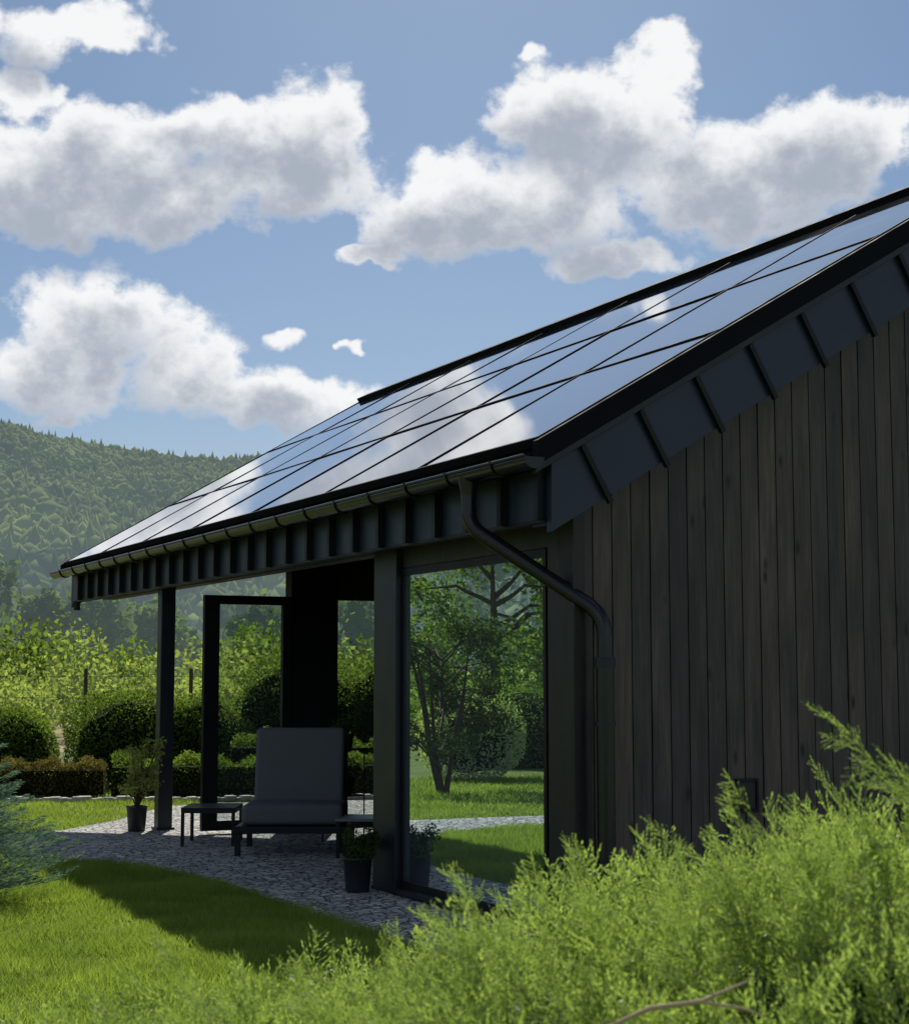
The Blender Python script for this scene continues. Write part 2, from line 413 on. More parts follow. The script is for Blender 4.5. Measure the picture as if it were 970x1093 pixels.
slab('roof_slab', Y0+.03, Y1-.03, .035, .16, 4.80, M_matte)
for nm, ya, yb in (('rake_fascia', 8.56, 8.62), ('rake_fascia_rear', Y1-.1, Y1-.04)):
    for f in ((lambda x: x), mir):
        xa = 4.85; zb = lambda x: 2.62+TAN*(x-5.2)
        p = [(f(xa), ya, zb(xa)), (RX, ya, zb(RX)), (RX, yb, zb(RX)), (f(xa), yb, zb(xa)),
             (f(xa), ya, rz(xa)-.10), (RX, ya, rz(RX)-.10), (RX, yb, rz(RX)-.10), (f(xa), yb, rz(xa)-.10)]
        hp(hexa(nm, p, M_panelmetal))
def trim(name, ya, yb, t0, t1, xa=4.72, mat=None):
    for f in ((lambda x: x), mir):
        p = [(f(xa), ya, rz(xa)+t0), (RX, ya, rz(RX)+t0), (RX, yb, rz(RX)+t0), (f(xa), yb, rz(xa)+t0),
             (f(xa), ya, rz(xa)+t1), (RX, ya, rz(RX)+t1), (RX, yb, rz(RX)+t1), (f(xa), yb, rz(xa)+t1)]
        hp(hexa(name, p, mat or M_matte, bevel=.004))
trim('rake_trim', 8.49, 8.555, -.115, .03)
trim('rake_trim_lower', 8.52, 8.558, -.165, -.118, mat=M_metal)
trim('rake_trim_rear', Y1-.04, Y1+.02, -.115, .03)
for f in ((lambda x: x), mir):
    xa = 4.85; zb = lambda x: 2.66+TAN*(x-5.2)
    p = [(f(xa), 8.622, zb(xa)), (RX, 8.622, zb(RX)), (RX, 8.79, zb(RX)), (f(xa), 8.79, zb(xa)),
         (f(xa), 8.622, zb(xa)+.02), (RX, 8.622, zb(RX)+.02), (RX, 8.79, zb(RX)+.02), (f(xa), 8.79, zb(xa)+.02)]
    hp(hexa('rake_soffit', p, M_black))
ribs = []
x = 5.05
while x < 8.7:
    w = .016
    a = np.array([x, rz(x)-.17]); n = np.array([SP, -CP]); t = np.array([CP, SP])
    b = a+n*.385
    q = [a-t*w, a+t*w, b+t*w, b-t*w]
    ribs.append([(q[0][0], 8.525, q[0][1]), (q[1][0], 8.525, q[1][1]), (q[2][0], 8.525, q[2][1]), (q[3][0], 8.525, q[3][1]),
                 (q[0][0], 8.559, q[0][1]), (q[1][0], 8.559, q[1][1]), (q[2][0], 8.559, q[2][1]), (q[3][0], 8.559, q[3][1])])
    x += .41
hp(multibox('fascia_seams', ribs, M_black))
hp(box('eave_fascia', 4.85, 4.90, 8.625, Y1-.12, 2.50, 2.80, M_panelmetal))
rb = []; y = 8.66
while y < Y1-.15:
    rb.append(bpts(4.795, 4.848, y-.025, y+.025, 2.49, 2.79)); y += .47
hp(multibox('eave_seams', rb, M_black))
hp(box('eave_drip_strip', 4.70, 4.90, 8.56, Y1-.05, 2.845, 2.868, M_matte))
hp(box('eave_upper_band', 4.80, 4.898, 8.63, Y1-.12, 2.802, 2.843, M_black))
hp(box('eave_soffit', 4.905, 5.30, 8.80, Y1-.12, 2.56, 2.58, M_black))
hp(box('eave_bottom_edge', 4.84, 4.93, 8.63, Y1-.12, 2.478, 2.498, M_black))
# solar panels
def rp(s, y, h): return (XE+s*CP-h*SP, y, 2.93+s*SP+h*CP)
SL = (RX-XE)/CP; rows = 3; cols = 7
rh = (SL-.14)/rows; cw = (Y1-Y0-.12)/cols
pl = []
for i in range(rows):
    for j in range(cols):
        s0 = .02+i*rh+.009; s1 = .02+(i+1)*rh-.009; ya = Y0+.06+j*cw+.009; yb = Y0+.06+(j+1)*cw-.009
        h = [.028+random.uniform(-.003, .003) for _ in range(4)]
        pl.append([rp(s0, ya, -.02), rp(s1, ya, -.02), rp(s1, yb, -.02), rp(s0, yb, -.02), rp(s0, ya, h[0]), rp(s1, ya, h[1]), rp(s1, yb, h[2]), rp(s0, yb, h[3])])
hp(multibox('solar_panels', pl, M_solar))
fr = []
for i in range(rows+1):
    s = .02+i*rh
    fr.append([rp(s-.009, Y0+.06, -.02), rp(s+.009, Y0+.06, -.02), rp(s+.009, Y1-.06, -.02), rp(s-.009, Y1-.06, -.02),
               rp(s-.009, Y0+.06, .036), rp(s+.009, Y0+.06, .036), rp(s+.009, Y1-.06, .036), rp(s-.009, Y1-.06, .036)])
for j in range(cols+1):
    yy = Y0+.06+j*cw
    fr.append([rp(.02, yy-.009, -.02), rp(SL-.12, yy-.009, -.02), rp(SL-.12, yy+.009, -.02), rp(.02, yy+.009, -.02),
               rp(.02, yy-.009, .034), rp(SL-.12, yy-.009, .034), rp(SL-.12, yy+.009, .034), rp(.02, yy+.009, .034)])
hp(multibox('solar_panel_frames', fr, M_matte))
hp(hexa('ridge_cap', [rp(SL-.12, Y0-.01, -.03), (RX+.14, Y0-.01, rz(RX)-.08), (RX+.14, Y1+.02, rz(RX)-.08), rp(SL-.12, Y1+.02, -.03),
    rp(SL-.12, Y0-.01, .08), (RX+.02, Y0-.01, rz(RX)+.09), (RX+.02, Y1+.02, rz(RX)+.09), rp(SL-.12, Y1+.02, .08)], M_matte))
# gutter
gx, gz, gr = 4.665, 2.835, .068
V = []; F = []; na = 12
prof = [(gr*math.cos(math.pi+math.pi*i/na), gr*math.sin(math.pi+math.pi*i/na)) for i in range(na+1)] + \
       [((gr-.006)*math.cos(2*math.pi-math.pi*i/na), (gr-.006)*math.sin(2*math.pi-math.pi*i/na)) for i in range(na+1)]
for yy in (8.44, Y1+.02):
    for px, pz in prof: V.append((gx+px, yy, gz+pz))
n_ = len(prof)
for i in range(n_): F.append((i, (i+1) % n_, n_+(i+1) % n_, n_+i))
me = bpy.data.meshes.new('gutter'); me.from_pydata(V, [], F); me.materials.append(M_gutter)
for p in me.polygons: p.use_smooth = True
hp(link(bpy.data.objects.new('gutter', me)))
for yy in (8.437, Y1+.023):
    pts = [(gx+gr*math.cos(math.pi+math.pi*i/na), yy, gz+gr*math.sin(math.pi+math.pi*i/na)) for i in range(na+1)]
    hp(poly('gutter_end_cap', pts, M_gutter))
hp(tube('gutter_bead', [(gx-gr, 8.44, gz+.004), (gx-gr, Y1+.02, gz+.004)], .010, M_gutter))
y = 8.85
while y < Y1:
    pts = [(gx+(gr+.006)*math.cos(math.pi+math.pi*i/10), y, gz+(gr+.006)*math.sin(math.pi+math.pi*i/10)) for i in range(11)]
    pts = [(gx-gr-.01, y, gz+.018)]+pts+[(gx+gr+.03, y, gz+.03)]
    hp(tube('gutter_bracket', pts, .007, M_gutter)); y += .62
hp(lathe('downpipe_outlet', [(.066, 0), (.064, -.03), (.050, -.10), (.050, -.13)], M_gutter, (gx, 9.28, 2.80)))
hp(tube('downpipe', [(gx, 9.28, 2.72), (gx, 9.28, 2.50), (5.23, 8.60, 1.93), (5.23, 8.60, 1.6)], .047, M_gutter, fillet=.13))
hp(tube('downpipe_lower', [(5.23, 8.60, 1.66), (5.23, 8.60, .02)], .054, M_gutter))
hp(tube('downpipe_collar', [(5.23, 8.60, 1.68), (5.23, 8.60, 1.62)], .062, M_metal))
hp(tube('downpipe_clip', [(5.23, 8.60, 1.30), (5.23, 8.60, 1.27)], .062, M_metal))
# gable planks
pk = []; x = 5.10; zt = lambda x: rz(x)-.30
while x < mir(5.10)-.01:
    w = .138; x1 = min(x+w-.008, mir(5.10)); yo = 8.74+random.uniform(-.002, .003)
    t0 = zt(x) if x < RX else zt(mir(x)); t1 = zt(x1) if x1 < RX else zt(mir(x1))
    pk.append([(x, yo, .06), (x1, yo, .06), (x1, 8.775, .06), (x, 8.775, .06), (x, yo, t0), (x1, yo, t1), (x1, 8.775, t1), (x, 8.775, t0)])
    x += w
hp(multibox('gable_cladding', pk, M_wood, bevel=.002))
pts = [(5.12, 8.80, .02), (mir(5.12), 8.80, .02), (mir(5.12), 8.80, zt(5.12)), (RX, 8.80, zt(RX)), (5.12, 8.80, zt(5.12))]
hp(poly('gable_wall', pts, M_dark))
hp(box('plinth', 5.14, mir(5.14), 8.78, 8.86, 0, .1, M_black))
hp(box('corner_board', 5.088, 5.17, 8.722, 9.04, .03, 2.56, M_wooddark, bevel=.003))
hx = .075
hp(box('wall_hatch', 6.19+hx, 6.325+hx, 8.722, 8.737, .74, .91, M_wooddark, bevel=.003))
hp(multibox('wall_hatch_frame', [bpts(6.174+hx, 6.188+hx, 8.712, 8.736, .72, .93), bpts(6.327+hx, 6.341+hx, 8.712, 8.736, .72, .93),
   bpts(6.19+hx, 6.325+hx, 8.712, 8.736, .912, .93), bpts(6.19+hx, 6.325+hx, 8.712, 8.736, .72, .738)], M_black))
# facade: window & posts
wy0, wy1 = 9.06, 11.21
hp(poly('window_glass', [(5.10, wy0+.03, .10), (5.10, wy1-.02, .10), (5.10, wy1-.02, 2.31), (5.10, wy0+.03, 2.31)], M_glass))
hp(multibox('window_frame', [bpts(5.085, 5.14, wy0, wy0+.035, .05, 2.36), bpts(5.085, 5.14, wy1-.025, wy1, .05, 2.36),
   bpts(5.087, 5.138, wy0+.037, wy1-.027, .05, .105), bpts(5.087, 5.138, wy0+.037, wy1-.027, 2.305, 2.36)], M_black))
hp(box('window_sill', 5.02, 5.083, wy0, wy1, .02, .055, M_metal))
hp(box('lintel', 5.092, 5.20, 9.045, 11.2, 2.365, 2.558, M_wooddark))
hp(box('eave_beam', 5.21, 5.36, 11.4, 20.35, 2.52, 2.76, M_wooddark))
hp(box('terrace_post', 5.04, 5.20, 11.215, 11.62, 0, 2.555, M_metal, bevel=.006))
hp(box('terrace_post', 4.98, 5.13, 17.02, 17.17, 0, 2.555, M_metal, bevel=.006))
hp(multibox('post_shoe', [bpts(5.03, 5.21, 11.20, 11.63, 0, .03), bpts(4.96, 5.15, 17.0, 17.19, 0, .03)], M_black))
# room
hp(box('room_end_wall', 5.205, 12.4, 11.23, 11.38, 0, 2.9, M_wooddark))
hp(box('room_floor', 5.2, 12.4, 8.9, 11.22, .0, .05, M_dark))
hp(box('room_back_wall', 8.2, 8.3, 8.9, 11.22, .06, 3.0, M_dark))
hp(box('room_ceiling', 5.21, 12.4, 8.86, 11.22, 2.6, 2.64, M_dark))
hp(box('rear_wall', 12.4, 12.5, 8.86, 20.4, 0, 2.7, M_wooddark))
hp(box('terrace_inner_wall', 9.3, 9.42, 11.4, 20.3, 0, 4.6, M_wooddark))
ys = 16.4
hp(box('screen_pillar', 6.16, 6.68, ys-.06, ys+.12, 0, 3.45, M_black))
hp(box('screen_header', 6.683, 9.29, ys-.04, ys+.1, 2.38, 3.5, M_wooddark))
hp(box('screen_glass_frame', 6.683, 9.29, ys, ys+.06, .0, .08, M_black))
hp(poly('screen_glass', [(6.69, ys+.03, .08), (9.28, ys+.03, .08), (9.28, ys+.03, 2.38), (6.69, ys+.03, 2.38)], M_glass2))
hp(multibox('glazed_door_frame', [bpts(5.22, 5.38, ys-.09, ys-.02, .04, 2.40), bpts(6.06, 6.155, ys-.09, ys-.02, .04, 2.40),
   bpts(5.382, 6.058, ys-.088, ys-.022, 2.31, 2.40), bpts(5.382, 6.058, ys-.088, ys-.022, .04, .14)], M_black, bevel=.003))
hp(poly('glazed_door_glass', [(5.38, ys-.055, .14), (6.06, ys-.055, .14), (6.06, ys-.055, 2.31), (5.38, ys-.055, 2.31)], M_glass2))
hp(tube('door_handle', [(5.36, ys-.10, 1.05), (5.36, ys-.14, 1.05), (5.46, ys-.14, 1.05)], .01, M_gutter))
hp(tube('far_eave_outlet', [(4.86, 20.2, 2.49), (4.86, 20.2, 2.38)], .04, M_black))

# ------------------------------------------------------------------ terrace furniture
ch = empty('lounge_chair', (5.32, 14.05, 0), -TH)
box('seat_cushion', -.45, .45, .0, .72, .27, .45, M_fabric, ch, .05, 4)
bk = hexa('back_cushion', [(-.41, .60, .40), (.41, .60, .40), (.41, .74, .40), (-.41, .74, .40),
     (-.41, .76, 1.10), (.41, .76, 1.10), (.41, .88, 1.10), (-.41, .88, 1.10)], M_fabric, ch, .04, 4)
multibox('frame', [bpts(-.50, .50, -.03, .02, .20, .262), bpts(-.50, .50, .84, .88, .20, .262), bpts(-.50, -.455, .022, .838, .20, .262), bpts(.455, .50, .022, .838, .20, .262),
   bpts(-.45, .45, .10, .16, .235, .262), bpts(-.45, .45, .40, .46, .235, .262)], M_black, ch, .004)
multibox('legs', [bpts(-.50, -.45, -.03, .02, 0, .198), bpts(.45, .50, -.03, .02, 0, .198), bpts(-.50, -.45, .83, .88, 0, .198), bpts(.45, .50, .83, .88, 0, .198)], M_black, ch, .003)
multibox('back_frame', [bpts(-.43, -.39, .90, .93, .2, 1.0), bpts(.39, .43, .90, .93, .2, 1.0), bpts(-.388, .388, .90, .93, .92, .96)], M_black, ch)
st = empty('side_table', (5.03, 15.41, 0), -TH)
L = [bpts(-.25, .25, -.24+.068*i, -.24+.068*i+.05, .335, .36) for i in range(8)]
multibox('slats', L, M_black, st, .002)
multibox('frame', [bpts(-.25, .25, -.27, -.245, .31, .36), bpts(-.25, .25, .31, .335, .31, .36), bpts(-.25, -.222, -.243, .308, .31, .333), bpts(.222, .25, -.243, .308, .31, .333)], M_black, st)
multibox('legs', [bpts(-.25, -.22, -.27, -.24, 0, .308), bpts(.22, .25, -.27, -.24, 0, .308), bpts(-.25, -.22, .30, .33, 0, .308), bpts(.22, .25, .30, .33, 0, .308)], M_black, st)
ct = empty('coffee_table', (6.0, 13.75, 0), -TH)
box('top', -.35, .35, -.25, .25, .32, .345, M_tabletop, ct, .004)
multibox('legs', [bpts(a, a+.03, b, b+.03, 0, .318) for a in (-.34, .31) for b in (-.24, .21)], M_black, ct)

def potted(name, x, y, r, h, mat=M_pot):
    e = empty(name, (x, y, 0))
    lathe('pot', [(0, 0.008), (r*.78, .008), (r*.82, .012), (r, h), (r*1.04, h), (r*1.04, h+.015), (r*.92, h+.015), (r*.9, h-.03), (0, h-.03)], mat, (0, 0, 0), e)
    lathe('soil', [(0, h-.022), (r*.9, h-.022)], M_soil, (0, 0, 0), e)
    return e
e = potted('potted_shrub', 4.75, 17.0, .105, .25)
P = []
for i in range(26):
    a = random.uniform(0, 6.28); rr = random.uniform(.04, .22); zz = random.uniform(.40, .92)
    tube('stem', [(0, 0, .22), (rr*.35*math.cos(a), rr*.35*math.sin(a), .22+(zz-.22)*.5), (rr*math.cos(a), rr*math.sin(a), zz)], .005, M_bark, e)
    P.append(blob(60, (rr*math.cos(a), rr*math.sin(a), zz), (.08, .08, .07), .9))
leaves('leaves', np.concatenate(P), .04, L_olive, e, .45, up=.3)
e = potted('potted_plant', 4.86, 11.48, .105, .24)
leaves('leaves', np.concatenate([blob(160, (random.uniform(-.1, .1), random.uniform(-.1, .1), random.uniform(.28, .42)), (.08, .08, .07), .9) for _ in range(9)]), .035, L_plant, e, .35, up=.5)
ps = empty('plant_stand', (6.2, 15.0, 0), .3)
for a, b in ((-.14, -.14), (.14, -.14), (-.14, .14), (.14, .14)):
    tube('rod', [(a, b, 0), (a, b, .88)], .007, M_black, ps)
for z in (.45, .88):
    tube('ring', [(-.14, -.14, z), (.14, -.14, z), (.14, .14, z), (-.14, .14, z), (-.14, -.14, z)], .007, M_black, ps)
for z, k in ((.45, .11), (.86, .10)):
    lathe('pot', [(0, z), (k*.7, z), (k, z+.17), (k*.9, z+.17), (k*.85, z+.14), (0, z+.14)], M_pot, (0, 0, 0), ps)
    leaves('leaves', blob(380, (0, 0, z+.22), (.15, .15, .12), .9), .05, L_plant, ps, .3, up=.2)

# ------------------------------------------------------------------ garden bushes
def bush(name, c, R, n, L, mat, lump=.08, shell=.22):
    P = blob(n, c, R, shell, lump=lump, zmin=.02)
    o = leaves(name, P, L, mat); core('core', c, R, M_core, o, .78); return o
def bg_(r, g, z): return (W(r, g)[0], W(r, g)[1], z)
bush('round_bush', bg_(-6.3, 24.2, .55), (.62, .62, .62), 9000, .05, L_hedge)
bush('round_bush', bg_(-4.65, 24.8, .62), (1.12, .8, .80), 16000, .05, L_hedge, .10)
bush('round_bush', bg_(-3.75, 25.2, .60), (.75, .7, .78), 9000, .05, L_hedge, .10)
bush('tall_hedge', bg_(-2.4, 26.3, .9), (1.25, .9, 1.1), 14000, .055, L_hedge, .13)
bush('tall_hedge', bg_(-.6, 26.8, 1.0), (1.5, .9, 1.1), 14000, .055, L_hedge, .13)
bush('tall_hedge', bg_(1.6, 27, 1.1), (1.6, .9, 1.2), 9000, .06, L_hedge, .13)
def hedge(name, r0, r1, g0, g1, w, h, n, L, mat):
    t = rng.uniform(0, 1, n)
    base = np.array([bg_(r0+(r1-r0)*a, g0+(g1-g0)*a, 0) for a in t])
    d = np.array(bg_(r1, g1, 0))-np.array(bg_(r0, g0, 0)); nrm = np.array([-d[1], d[0], 0])/np.linalg.norm(d)
    a = rng.uniform(-1, 1, n); b = rng.uniform(0, 1, n)
    top = rng.uniform(size=n) < .45
    off = np.where(top, a, np.sign(a)*(1-.15*rng.uniform(size=n))); zz = np.where(top, 1-.12*rng.uniform(size=n), b)
    lum = 1+.12*np.sin(t*37+rng.uniform(0, 6))+.07*np.sin(t*91)
    P = base+nrm*(off*w/2*lum)[:, None]; P[:, 2] = zz*h*lum; P += rng.normal(0, .02, P.shape); P[:, 2] = np.abs(P[:, 2])
    o = leaves(name, P, L, mat)
    q0 = np.array(bg_(r0, g0, 0)); q1 = np.array(bg_(r1, g1, 0)); m = nrm*w*.4
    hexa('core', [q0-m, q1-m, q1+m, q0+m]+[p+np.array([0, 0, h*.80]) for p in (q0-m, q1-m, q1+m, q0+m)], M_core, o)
    return o
hedge('low_hedge', -7.5, -4.6, 21.9, 22.3, .55, .46, 14000, .04, L_red)
hedge('low_hedge', -4.5, 1.6, 22.3, 23.2, .55, .50, 22000, .04, L_hedge)
hedge('low_hedge', -3.1, 2.5, 23.6, 24.2, .5, .75, 16000, .045, L_hedge)
st_ = []
for i in range(80):
    t = i/79; c = np.array(bg_(-7.6+7.5*t, 21.1+.9*t+.06*math.sin(t*9), 0)); s = random.uniform(.045, .075)
    st_.append([(c[0]+dx*s*random.uniform(.8, 1.3), c[1]+dy*s*random.uniform(.8, 1.3), z) for z in (0, s*1.1) for dx, dy in ((-1, -1), (1, -1), (1, 1), (-1, 1))])
multibox('bed_edging', st_, M_stone, None, .012)

P = []
for i in range(95):
    r = random.uniform(-15, 12); g = random.uniform(40, 50)
    h = random.uniform(1.0, 2.0) if random.random() < .7 else random.uniform(2.0, 2.9)
    P.append(blob(520, bg_(r, g, h*.62), (random.uniform(.7, 1.3), random.uniform(.7, 1.2), h*.55), .8, lump=.3, zmin=0))
P = np.concatenate(P); leaves('shrub_row', P, .17, L_mid, aspect=.55)
P = []
for i in range(30):
    r = random.uniform(-16, 13); g = random.uniform(54, 62); h = random.uniform(2.6, 3.6)
    P.append(blob(600, bg_(r, g, h*.55), (1.4, 1.4, h*.5), .7, lump=.3, zmin=0))
leaves('shrub_row', np.concatenate(P), .22, L_hedge, aspect=.55)
fe = empty('wire_fence', bg_(-9, 31, 0))
fp = []
for i in range(9):
    x, y, _ = bg_(-11+i*2.0, 32, 0); x -= fe.location[0]; y -= fe.location[1]
    fp.append(bpts(x-.03, x+.03, y-.03, y+.03, 0, 1.75))
multibox('posts', fp, M_bark, fe)
for z in (.4, .8, 1.2, 1.6):
    a = bg_(-11, 32, z); b = bg_(5, 32, z)
    tube('wire', [(a[0]-fe.location[0], a[1]-fe.location[1], z), (b[0]-fe.location[0], b[1]-fe.location[1], z)], .004, M_gutter, fe)

def tree(name, x, y, h, R, nleaf, L, mat, trunk=.12, base=.35, seed=1, ncl=26, limbs=9, stems=1):
    rr = random.Random(seed)
    V = empty(name, (x, y, 0)); P = []
    for s_ in range(stems):
        lx, ly = (0, 0) if stems == 1 else (rr.uniform(-.35, .35)*R, rr.uniform(-.35, .35)*R)
        tube('trunk', [(lx*.1, ly*.1, 0), (lx*.6, ly*.6, h*.35), (lx*1.2, ly*1.2, h*.85)], trunk, M_bark, V, radii=[1, .65, .15])
    for i in range(limbs):
        a = rr.uniform(0, 6.28); z0 = h*rr.uniform(base*.4, .75); ln = R*rr.uniform(.6, 1.0)*(1.1-.5*z0/h)
        e = (ln*math.cos(a), ln*math.sin(a), z0+ln*rr.uniform(.15, .7))
        m_ = (e[0]*.5, e[1]*.5, (z0+e[2])/2+.05*h)
        tube('limb', [(0, 0, z0), m_, e], trunk*.38, M_bark, V, radii=[1, .7, .2])
        P.append(blob(nleaf//ncl, e, (R*.28, R*.28, R*.2), .9, lump=.3))
    for i in range(ncl-limbs):
        a = rr.uniform(0, 6.28); q = rr.uniform(0, 1); z = h*(base+(1-base)*q); w = R*math.sin(math.pi*min(.98, .18+q*.78))*rr.uniform(.4, .95)
        P.append(blob(nleaf//ncl, (w*math.cos(a), w*math.sin(a), z), (R*.32, R*.32, R*.22), .9, lump=.3))
    leaves('crown', np.concatenate(P), L, mat, V); return V
def spruce(name, x, y, h, R, mat, nl=28, per=13, L=.05, seed=2, npb=130, z0=.06):
    rr = random.Random(seed); V = empty(name, (x, y, 0))
    tube('trunk', [(0, 0, 0), (0, 0, h*.97)], max(.015, h*.018), M_bark, V, radii=[1, .1])
    P = []; D = []
    for i in range(nl):
        q = (i+.3)/nl; z = h*(z0+(1-z0)*q); 
        for j in range(max(4, int(per*(1-q*.6)))):
            a = rr.uniform(0, 6.28); ln = R*(1-q)**.8*rr.uniform(.7, 1.12)+.03
            n = max(20, int(npb*ln/R))
            t = rng.uniform(.12, 1, n); sp = rng.normal(0, 1, n)*.10*ln*(1.15-t)*2
            ca, sa = math.cos(a), math.sin(a)
            dz = rr.uniform(-.05, .25)
            px = t*ln*ca-sp*sa; py = t*ln*sa+sp*ca; pz = z+dz*t*ln+.12*ln*t*t-np.abs(sp)*.15+rng.normal(0, .008, n)
            P.append(np.stack([px, py, pz], 1)); 
            dd = np.stack([ca-np.sign(sp)*sa*.8, sa+np.sign(sp)*ca*.8, np.full(n, .35)], 1)+rng.normal(0, .35, (n, 3)); D.append(dd)
    D = np.concatenate(D); D /= np.linalg.norm(D, axis=1, keepdims=True)
    leaves('needles', np.concatenate(P), L, mat, V, .14, D); return V
spruce('blue_spruce', 2.18, 12.1, 1.30, .74, L_blue, 24, 13, .055, 3, 190)
# garden on the sunny side (what the window mirrors)
tree('garden_tree', .25, 20.6, 2.5, 1.15, 12000, .06, L_spruce, .045, .30, 5, 34, 22, 5)
spruce('spruce_tree', .1, 16.4, 4.6, 1.3, L_spruce, 28, 9, .10, 8, 110, .30)
tree('garden_tree', -6, 31, 5, 2.4, 8000, .14, L_hedge, .14, .2, 11)
tree('garden_tree', -11, 38, 6, 3, 8000, .2, L_far, .18, .2, 12)
bush('round_bush', (-1.6, 23.5, .7), (.9, .9, .75), 7000, .06, L_mid)
bush('round_bush', (-4.2, 26.5, .6), (1.3, 1.0, .9), 7000, .06, L_hedge)
P = []
for i in range(60):
    x = random.uniform(-34, -8); y = random.uniform(38, 60); h = random.uniform(2, 3.4)
    P.append(blob(300, (x, y, h*.55), (1.8, 1.8, h*.55), .7, lump=.3, zmin=0))
leaves('shrub_row', np.concatenate(P), .32, L_mid)

# ------------------------------------------------------------------ distant trees, hill, forest
P = []
for i in range(110):
    r = random.uniform(-75, 40); g = random.uniform(110, 190); h = random.uniform(6, 11)
    for k in range(5):
        q = random.uniform(.2, .85); P.append(blob(130, bg_(r+random.uniform(-1.5, 1.5), g, h*q), (h*.28*(1.15-q), h*.28*(1.15-q), h*.22), .7, lump=.3))
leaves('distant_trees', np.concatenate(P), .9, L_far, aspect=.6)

offs = [-80, -50, -30, -20, -15.2, -13.4, -10.6, -7.8, -5.9, -2.7, 5, 40, 80]
vs = [.10, .13, .155, .165, .155, .146, .138, .133, .136, .130, .12, .11, .09]
def hill_h(off, R):
    v = np.interp(off, offs, vs)-.006
    Hh = v*1600*np.cos(np.radians(np.clip(off, -60, 60)))
    q = np.clip((R-380)/(1600-380), 0, 1.35)
    s = np.where(q < 1, q**1.35*(1.0), 1-(q-1)*1.2)
    x = R*np.sin(np.radians(off)); y = R*np.cos(np.radians(off))
    nz = (np.sin(x/95+y/230)*np.cos(y/140-x/310)*22+np.sin(x/43+1)*np.sin(y/61)*11)*np.clip(q*(1-np.clip(q, 0, 1))*4, 0, 1)
    return Hh*s+nz-1.0
def pol(off, R, z):
    r = R*np.sin(np.radians(off)); g = R*np.cos(np.radians(off))
    return np.stack([r*CT+g*ST, -r*ST+g*CT, z], -1)
oa = np.linspace(-80, 80, 241); Ra = np.linspace(370, 2050, 85)
OO, RR_ = np.meshgrid(oa, Ra, indexing='ij'); Zh = hill_h(OO, RR_)
V = pol(OO, RR_, Zh).reshape(-1, 3); nR = len(Ra)
I, J = np.meshgrid(np.arange(len(oa)-1), np.arange(nR-1), indexing='ij'); a = (I*nR+J).ravel()
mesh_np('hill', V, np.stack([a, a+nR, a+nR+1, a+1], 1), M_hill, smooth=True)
bm = bmesh.new(); bmesh.ops.create_icosphere(bm, subdivisions=1, radius=1); bm.verts.ensure_lookup_table()
iv = np.array([v.co[:] for v in bm.verts]); fi = np.array([[v.index for v in f.verts] for f in bm.faces]); bm.free()
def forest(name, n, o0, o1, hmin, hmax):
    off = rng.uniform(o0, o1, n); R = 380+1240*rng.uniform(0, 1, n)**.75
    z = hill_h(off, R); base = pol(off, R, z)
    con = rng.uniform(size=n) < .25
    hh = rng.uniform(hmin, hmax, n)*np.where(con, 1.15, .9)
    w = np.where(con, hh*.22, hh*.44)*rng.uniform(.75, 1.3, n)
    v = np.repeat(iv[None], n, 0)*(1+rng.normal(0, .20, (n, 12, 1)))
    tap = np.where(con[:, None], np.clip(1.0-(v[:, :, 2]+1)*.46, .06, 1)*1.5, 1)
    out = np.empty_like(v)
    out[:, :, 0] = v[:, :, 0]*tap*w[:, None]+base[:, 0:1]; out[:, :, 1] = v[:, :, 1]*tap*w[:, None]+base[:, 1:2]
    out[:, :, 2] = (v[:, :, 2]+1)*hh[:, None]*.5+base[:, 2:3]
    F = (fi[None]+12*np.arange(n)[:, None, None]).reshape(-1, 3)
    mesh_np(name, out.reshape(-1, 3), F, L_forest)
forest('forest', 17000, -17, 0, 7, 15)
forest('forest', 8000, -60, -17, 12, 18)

# ------------------------------------------------------------------ foreground juniper
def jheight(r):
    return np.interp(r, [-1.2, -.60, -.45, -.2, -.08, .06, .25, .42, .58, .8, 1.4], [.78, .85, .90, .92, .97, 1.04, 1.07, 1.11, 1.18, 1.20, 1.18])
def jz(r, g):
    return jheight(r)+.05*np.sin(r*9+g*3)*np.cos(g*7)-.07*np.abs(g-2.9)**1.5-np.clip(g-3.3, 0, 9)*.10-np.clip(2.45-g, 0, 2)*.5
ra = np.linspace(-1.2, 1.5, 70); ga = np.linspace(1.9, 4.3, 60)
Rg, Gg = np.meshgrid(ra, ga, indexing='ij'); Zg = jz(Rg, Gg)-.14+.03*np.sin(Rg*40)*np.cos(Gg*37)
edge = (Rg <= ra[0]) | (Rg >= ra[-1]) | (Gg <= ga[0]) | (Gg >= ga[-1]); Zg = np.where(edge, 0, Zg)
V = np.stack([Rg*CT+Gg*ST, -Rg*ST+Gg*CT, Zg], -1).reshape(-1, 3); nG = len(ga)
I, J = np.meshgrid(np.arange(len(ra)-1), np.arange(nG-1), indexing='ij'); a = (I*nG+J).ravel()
jcoreV, jcoreF = V, np.stack([a, a+nG, a+nG+1, a+1], 1)
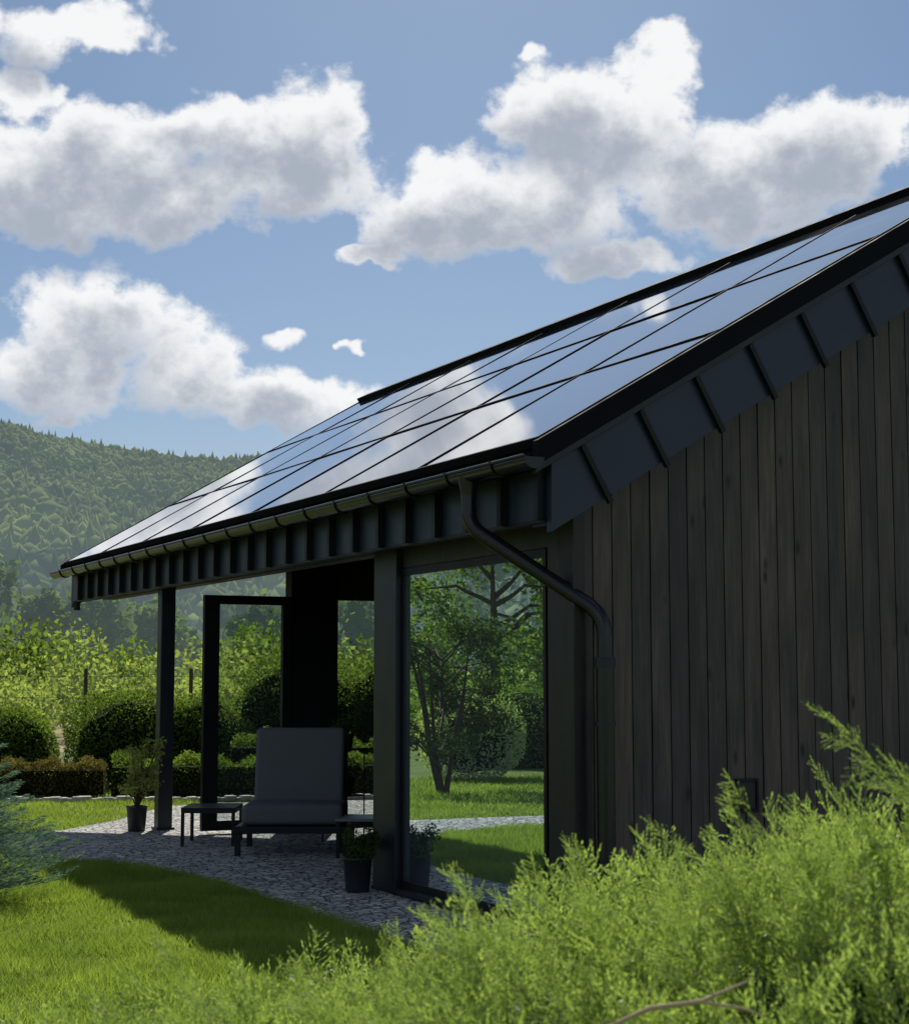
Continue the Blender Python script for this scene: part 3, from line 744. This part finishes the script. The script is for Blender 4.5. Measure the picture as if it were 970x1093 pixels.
def template(seed):
    r = np.random.default_rng(seed); Q = []
    def leaf(p, d, l, w):
        s = np.cross(d, r.normal(size=3)); s /= np.linalg.norm(s); return [p, p+d*l*.45+s*w/2, p+d*l, p+d*l*.45-s*w/2]
    bend = r.uniform(-.3, .3, 2)
    nt_ = 11
    for i in range(nt_):
        s = .08+.92*i/nt_; p0 = np.array([bend[0]*s*s, bend[1]*s*s, s])
        for sd in ((1, -1) if i % 2 else (-1, 1)):
            if r.uniform() < .22: continue
            ang = r.uniform(.42, .75); ph = r.normal(0, .5)
            d = np.array([sd*math.sin(ang)*math.cos(ph), math.sin(ang)*math.sin(ph), math.cos(ang)])
            ln = .42*(1-s)**.6*r.uniform(.55, 1.2)+.08
            m = max(3, int(ln/.036))
            for k in range(m):
                t = (k+.5)/m; p = p0+d*ln*t+np.array([0, 0, .15*ln*t*t])
                dd = d*1.0+r.normal(0, .22, 3); dd /= np.linalg.norm(dd); Q.append(leaf(p, dd, .074, .027))
    for i in range(20):
        s = i/20; p = np.array([bend[0]*s*s, bend[1]*s*s, s]); dd = np.array([0, 0, 1])+r.normal(0, .30, 3); dd /= np.linalg.norm(dd); Q.append(leaf(p, dd, .08, .032))
    return np.array(Q)
TP = [template(100+i) for i in range(8)]
def place(tp, pos, d, size):
    d = d/np.linalg.norm(d); x = np.cross(d, rng.normal(size=3)); x /= np.linalg.norm(x); y = np.cross(d, x)
    return (tp.reshape(-1, 3)@np.stack([x, y, d])*size+pos).reshape(-1, 4, 3)
QV = []
for i in range(1800):
    r = rng.uniform(-.9, 1.1); g = 2.2+1.5*rng.uniform()**1.2
    z = jz(np.array(r), np.array(g))-rng.uniform(.0, .17)
    pos = np.array(W(r, g, float(z)))
    d = np.array([*W(rng.normal(-.2, .5), rng.normal(-.25, .45))[:2], rng.uniform(.45, 1.3)])
    QV.append(place(TP[rng.integers(8)], pos, d, rng.uniform(.09, .175)))
def shoot(r0, g0, z0, r1, g1, z1, n=9, sz=.075):
    a = np.array(W(r0, g0, z0)); b = np.array(W(r1, g1, z1)); d = (b-a)/np.linalg.norm(b-a)
    for k in range(n):
        t = k/n; p = a+(b-a)*t+np.array([0, 0, -.03*math.sin(t*3.14)])
        for s in range(2):
            dd = d*1.1+rng.normal(0, .42, 3); QV.append(place(TP[rng.integers(8)], p, dd, sz*(1.2-.5*t)*rng.uniform(.8, 1.15)))
    QV.append(place(TP[0], b-d*.02, d, sz))
for s in [(.84, 2.65, 1.32, .59, 2.6, 1.48), (.62, 2.75, 1.15, .545, 2.7, 1.32), (.88, 2.7, 1.24, .70, 2.65, 1.40), (.92, 2.7, 1.20, .80, 2.65, 1.36), (.40, 2.75, 1.10, .32, 2.7, 1.27),
          (.26, 2.75, 1.08, .20, 2.7, 1.24), (.14, 2.8, 1.05, .02, 2.7, 1.22), (.10, 2.9, 1.05, -.03, 2.8, 1.15), (-.30, 2.7, .94, -.445, 2.7, 1.11), (-.38, 2.6, .92, -.52, 2.6, 1.05),
          (.50, 2.8, 1.13, .43, 2.75, 1.26), (.68, 2.8, 1.15, .66, 2.7, 1.30), (-.16, 2.8, .97, -.24, 2.7, 1.08)]:
    shoot(*s)
for i in range(80):
    r = rng.uniform(-.5, 1.0); g = rng.uniform(2.4, 3.2); z = float(jz(np.array(r), np.array(g)))
    shoot(r, g, z-.06, r+rng.normal(-.06, .08), g+rng.normal(-.03, .06), z+rng.uniform(.04, .15), 5, .065)
QV = np.concatenate(QV); nq = len(QV)
J_ = mesh_np('juniper_bush', QV, np.arange(4*nq).reshape(nq, 4), L_jun)
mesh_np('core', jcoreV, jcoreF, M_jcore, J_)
tube('dry_branch', [W(.19, 2.30, 1.08), W(.26, 2.28, 1.115), W(.33, 2.30, 1.12), W(.40, 2.32, 1.145)], .0035, M_twig, J_, radii=[.7, 1, .9, .3])
tube('dry_branch', [W(.33, 2.30, 1.12), W(.38, 2.28, 1.115), W(.42, 2.30, 1.10)], .0025, M_twig, J_, radii=[1, .8, .4])
print('juniper leaves', nq)
# ------------------------------------------------------------------ camera
cd = bpy.data.cameras.new('camera'); cam = link(bpy.data.objects.new('camera', cd))
cam.location = (0, 0, 1.55); cam.rotation_euler = (math.radians(90+5.7), 0, -TH)
cd.sensor_fit = 'HORIZONTAL'; cd.sensor_width = 36; cd.lens = 36*1790/970
cd.clip_start = .05; cd.clip_end = 8000
cd.dof.use_dof = True; cd.dof.focus_distance = 12.5; cd.dof.aperture_fstop = 12
S.camera = cam
S.view_settings.view_transform = 'Standard'; S.view_settings.look = 'None'; S.view_settings.exposure = 0
